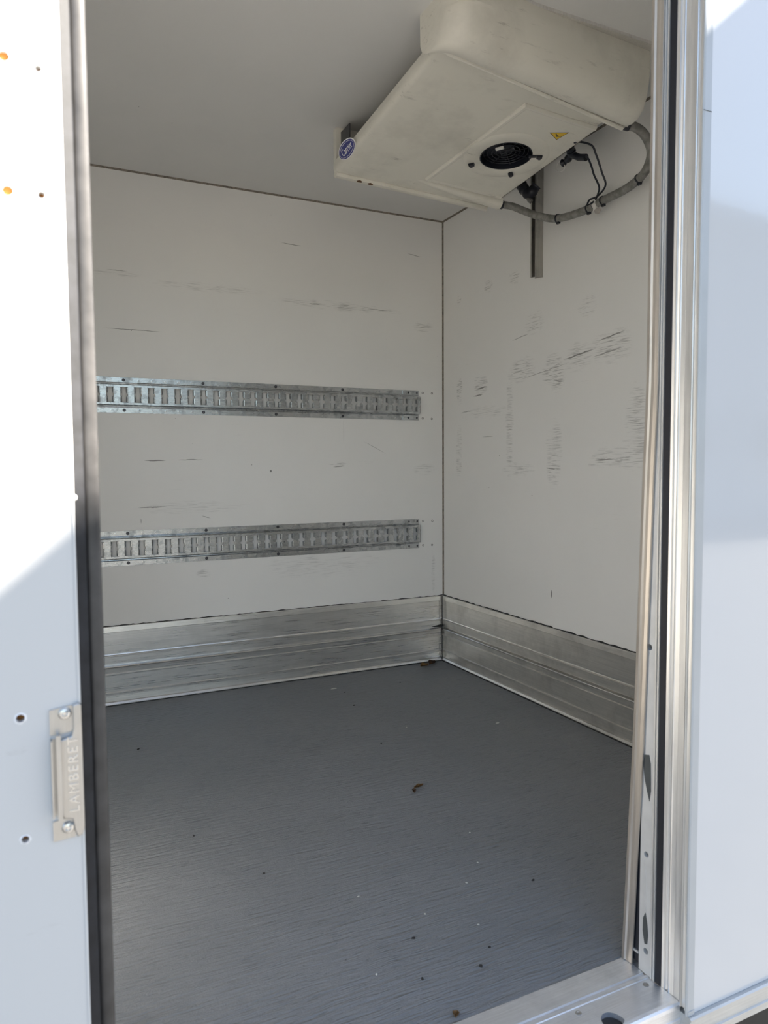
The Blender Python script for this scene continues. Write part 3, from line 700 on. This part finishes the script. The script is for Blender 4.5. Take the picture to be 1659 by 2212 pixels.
cab = empty('heater_cable', (1.74, 1.955, 1.82)); tag(cab, 'black cable plug with two thin wires drooping from the cooling unit to the hose joint', 'cable')
C1 = [(1.600, 1.915, 1.985), (1.66, 1.8858, 1.9716), (1.68, 1.8797, 1.9395), (1.71, 1.8863, 1.893), (1.73, 1.8904, 1.8564), (1.737, 1.935, 1.8372), (1.737, 1.9739, 1.8375), (1.738, 1.985, 1.822), (1.738, 1.9554, 1.826)]
C2 = [(1.655, 1.9100, 1.945), (1.66, 1.8961, 1.932), (1.68, 1.902, 1.912), (1.7, 1.912, 1.8916), (1.72, 1.910, 1.8569), (1.733, 1.930, 1.840), (1.738, 1.9457, 1.830)]
for C in (C1, C2): obj('wire', tube(bmesh.new(), spline(C, 8), .0032, 7), m_black, cab, True)
gl = cab
g = bmesh.new(); tube(g, spline([(1.590, 1.935, 2.01), (1.625, 1.945, 1.985), (1.645, 1.965, 1.968), (1.66, 2.000, 1.964), (1.66, 2.022, 1.962)], 6), .012, 12, lambda i: .0105+.003*math.sin(i*.9)); obj('plug_body', g, m_black, gl, True)
g = bmesh.new(); tube(g, [(1.645, 1.962, 1.968), (1.658, 1.935, 1.949), (1.660, 1.905, 1.938)], .011, 12); obj('plug_socket', g, m_black, gl, True)
g = bmesh.new()
for q in ((1.618, 1.955, 1.985), (1.630, 1.950, 1.979), (1.641, 1.955, 1.972)): lathe(g, q, (.6, .35, -.5), [(.010, -.002), (.0155, -.002), (.0155, .002), (.010, .002)], 14, caps=False)
obj('ribbed_collar', g, m_black, gl)
obj('loose_tie', tube(bmesh.new(), spline([(1.655, 2.010, 1.972), (1.66, 2.045, 1.972), (1.66, 2.050, 1.948), (1.66, 2.025, 1.938), (1.66, 2.010, 1.945), (1.66, 2.016, 1.962)], 8), .0016, 6), m_white_pl, gl)

ch = empty('wall_channel', (XR, 2.345, 1.664)); tag(ch, 'upright dark grey steel channel fixed to the bulkhead below the cooling unit', 'steel channel')
g = bmesh.new()
for pr in ([(XR, 2.308), (XR-.033, 2.308), (XR-.033, 2.3115), (XR, 2.3115)], [(XR, 2.3405), (XR-.033, 2.3405), (XR-.033, 2.344), (XR, 2.344)], [(XR, 2.3115), (XR-.003, 2.3115), (XR-.003, 2.3405), (XR, 2.3405)],
           [(XR-.033, 2.3115), (XR-.030, 2.3115), (XR-.030, 2.316), (XR-.033, 2.316)], [(XR-.033, 2.336), (XR-.030, 2.336), (XR-.030, 2.3405), (XR-.033, 2.3405)]):
    loft(g, [[(x, y, 1.658+(XR-.033 < x)*.008+(.010 if y > 2.33 else 0)) for x, y in pr], [(x, y, ZT-.002) for x, y in pr]])
obj('channel_body', g, m_tube, ch)
g = bmesh.new(); tube(g, spline([(1.75, 2.40, 2.08), (1.745, 2.365, 2.02), (1.745, 2.345, 1.995), (1.75, 2.32, 1.975), (1.765, 2.300, 2.0)], 8), .022, 12, lambda i: .020+.002*math.sin(i)); 
pk = empty('cable_bundle', (1.75, 2.35, 2.0)); tag(pk, 'black taped cable bundle behind the wall channel', 'cable bundle')
obj('taped_loom', g, m_black, pk, True)
g = bmesh.new(); tube(g, spline([(1.752, 2.335, 1.978), (1.75, 2.325, 1.955), (1.755, 2.318, 1.945)], 6), .009, 8); obj('sleeve_end', g, m_hose, pk, True)

# ------------------------------------------------------------------ bits lying on the floor
def leaf_mesh(cx, cy, L, Wd, rot, curl, z0=.001, bend=0.0, folds=3):
    b = bmesh.new(); n = 8; rows = []
    for i in range(n+1):
        t = i/n; w = Wd*math.sin(PI*min(.98, t*.96+.02))**.8
        x = (t-.5)*L; yb = bend*(t-.5)**2*L
        rows.append([(x, yb+s*w, z0+curl*(abs(s)**2)+.25*curl*(1+math.sin(t*9+folds*s))) for s in (-1, -.5, 0, .5, 1)])
    vs = [[b.verts.new(q) for q in r] for r in rows]
    for a, c in zip(vs, vs[1:]):
        for i in range(4): b.faces.new((a[i], a[i+1], c[i+1], c[i]))
    bmesh.ops.solidify(b, geom=b.faces[:], thickness=.0006)
    bmesh.ops.rotate(b, verts=b.verts, cent=(0, 0, 0), matrix=Matrix.Rotation(rot, 3, 'Z'))
    bmesh.ops.translate(b, verts=b.verts, vec=(cx, cy, 0))
    zm = min(v.co.z for v in b.verts)
    for v in b.verts: v.co.z += .0006-zm
    return b
def debris(name, b, mat, label, cat, loc, group=None):
    return tag(obj(name, b, mat, None, False, loc), label, cat, group)
debris('dry_leaf', leaf_mesh(1.000, 1.842, .036, .0055, .25, .006), m_leaf, 'small brown curled dry leaf on the middle of the floor', 'leaf', (1.000, 1.842, 0), 'dry leaves on the floor')
debris('leaf_fragment', leaf_mesh(.974, 1.822, .022, .006, 1.25, .005), m_leaf_d, 'dark broken leaf piece touching the curled leaf in mid floor', 'leaf', (.974, 1.822, 0), 'dry leaves on the floor')
debris('dry_leaf', leaf_mesh(1.655, 2.985, .050, .020, .2, .008), m_leaf, 'pale brown crumpled leaf lying near the kick plate corner', 'leaf', (1.655, 2.985, 0), 'dry leaves on the floor')
debris('dry_leaf', leaf_mesh(1.705, 3.000, .055, .018, .5, .012), m_leaf_d, 'dark brown crumpled leaf in the kick plate corner', 'leaf', (1.705, 3.000, 0), 'dry leaves on the floor')
debris('dry_leaf', leaf_mesh(.628, 1.026, .014, .006, .9, .005), m_leaf, 'small brown leaf scrap beside the door sill', 'leaf', (.628, 1.026, 0), 'dry leaves on the floor')
def chip_mesh(cx, cy, r, h, el=1.0, rot=0.0, n=7):
    b = bmesh.new(); R = [random.uniform(.6, 1.1)*r for _ in range(n)]
    P = lambda z, k: [(cx+math.cos(rot)*math.cos(2*PI*i/n)*R[i]*el*k-math.sin(rot)*math.sin(2*PI*i/n)*R[i]*k, cy+math.sin(rot)*math.cos(2*PI*i/n)*R[i]*el*k+math.cos(rot)*math.sin(2*PI*i/n)*R[i]*k, z) for i in range(n)]
    return loft(b, [P(.0003, 1), P(h, .75)])
debris('paper_scrap', chip_mesh(1.1379, 2.849, .007, .002, 2.4, .1), m_chip, 'white paper scrap on the floor near the far kick plate', 'scrap', (1.1379, 2.849, 0))
debris('paper_scrap', chip_mesh(1.5176, 2.1873, .006, .002, 2.0, .3), m_chip, 'white paper sliver on the floor below the bulkhead', 'scrap', (1.5176, 2.1873, 0))
SPECKS = [(1.1278, 2.609, .0055), (1.16, 2.78, .004), (1.43, 2.80, .004), (.735, 1.112, .0055), (.66, 1.24, .004), (.30, 2.52, .006), (.78, 1.15, .003), (.46, 1.60, .004), (1.0, 1.30, .004), (.62, 1.13, .004), (1.05, 2.2, .004), (.35, 1.85, .003)]
for x, y, r in SPECKS:
    debris('grit_speck', chip_mesh(x, y, r*.72, .003, 1.5, random.uniform(0, 3)), m_gap, 'tiny black grit speck on the grey floor', 'grit', (x, y, 0), 'black specks on the floor')
for x, y in ((.86, 1.36), (.80, 1.22), (.72, 1.30), (.93, 1.42), (.55, 1.18), (.99, 1.55), (1.2, 2.3), (.62, 1.42)):
    debris('pale_crumb', chip_mesh(x, y, .0026, .0012, 1.4, random.uniform(0, 3)), m_chip, 'tiny pale crumb on the grey floor', 'crumb', (x, y, 0), 'pale crumbs on the floor')

# ------------------------------------------------------------------ outside: yard, chassis, added shadow-casting canopy and depot behind the camera
GZ = -.75
struct(obj('ground', box(-40, 40, -40, 40, GZ-.2, GZ), m_asphalt), 'dark asphalt yard')
struct(obj('chassis', box(-1.5, 2.6, 1.0, 2.95, -.62, -.105), m_chassis), 'dark chassis under the load box')
struct(obj('cab_back', box(XR+.09, 2.6, .87, YF+.07, -.062, ZT+.09), m_lining), 'front end of the truck body')
n_e = Vector((.85, -.93, 0)).normalized(); h_e = Vector((.93, .85, 0)).normalized()
gn = math.hypot(.85, .93)
Z0 = .850+.85*.0282+.93*DY        # shadow plane: z = Z0 + .85 x - .93 y
CZ = 5.0
c0 = (CZ-Z0)/gn
can = empty('shadow_canopy', tuple(n_e*(c0+.85))[:2]+(GZ,)); tag(can, 'unseen flat grey canopy on posts, added to cast the slanting shadow edge', 'canopy')  # unseen slab added to throw the slanting shadow on door and outer panel
b = bmesh.new(); loft(b, [[tuple(n_e*a+h_e*s+Vector((0, 0, z))) for a, s in ((c0, -4.0), (c0+1.7, -4.0), (c0+1.7, 5.0), (c0, 5.0))] for z in (CZ-.18, CZ)])
obj('canopy_roof', b, m_roof, can)
for s in (-3.6, 4.6):
    q = n_e*(c0+1.5)+h_e*s
    obj('canopy_post', cyl(bmesh.new(), (q.x, q.y, GZ), (0, 0, 1), .09, CZ-.18-GZ, 16), m_tube, can)
dep = empty('depot_building', (12, -19, GZ)); tag(dep, 'rendered grey depot building with a sloping flat roof across the yard', 'building')
obj('depot_wall', box(4, 24, -24, -15, GZ, 8.6), m_facade, dep)
b = bmesh.new(); loft(b, [[(x, -14.8, 8.6), (x, -14.8, z), (x, -24.2, z), (x, -24.2, 8.6)] for x, z in ((3.8, 10.6), (12, 10.1), (18, 9.3), (24.2, 8.9))]); obj('depot_roof', b, m_roof, dep)
for x in range(6, 23, 4):
    obj('depot_window', box(x, x+1.8, -15.06, -14.94, 1.2, 2.6), m_glassdark, dep)
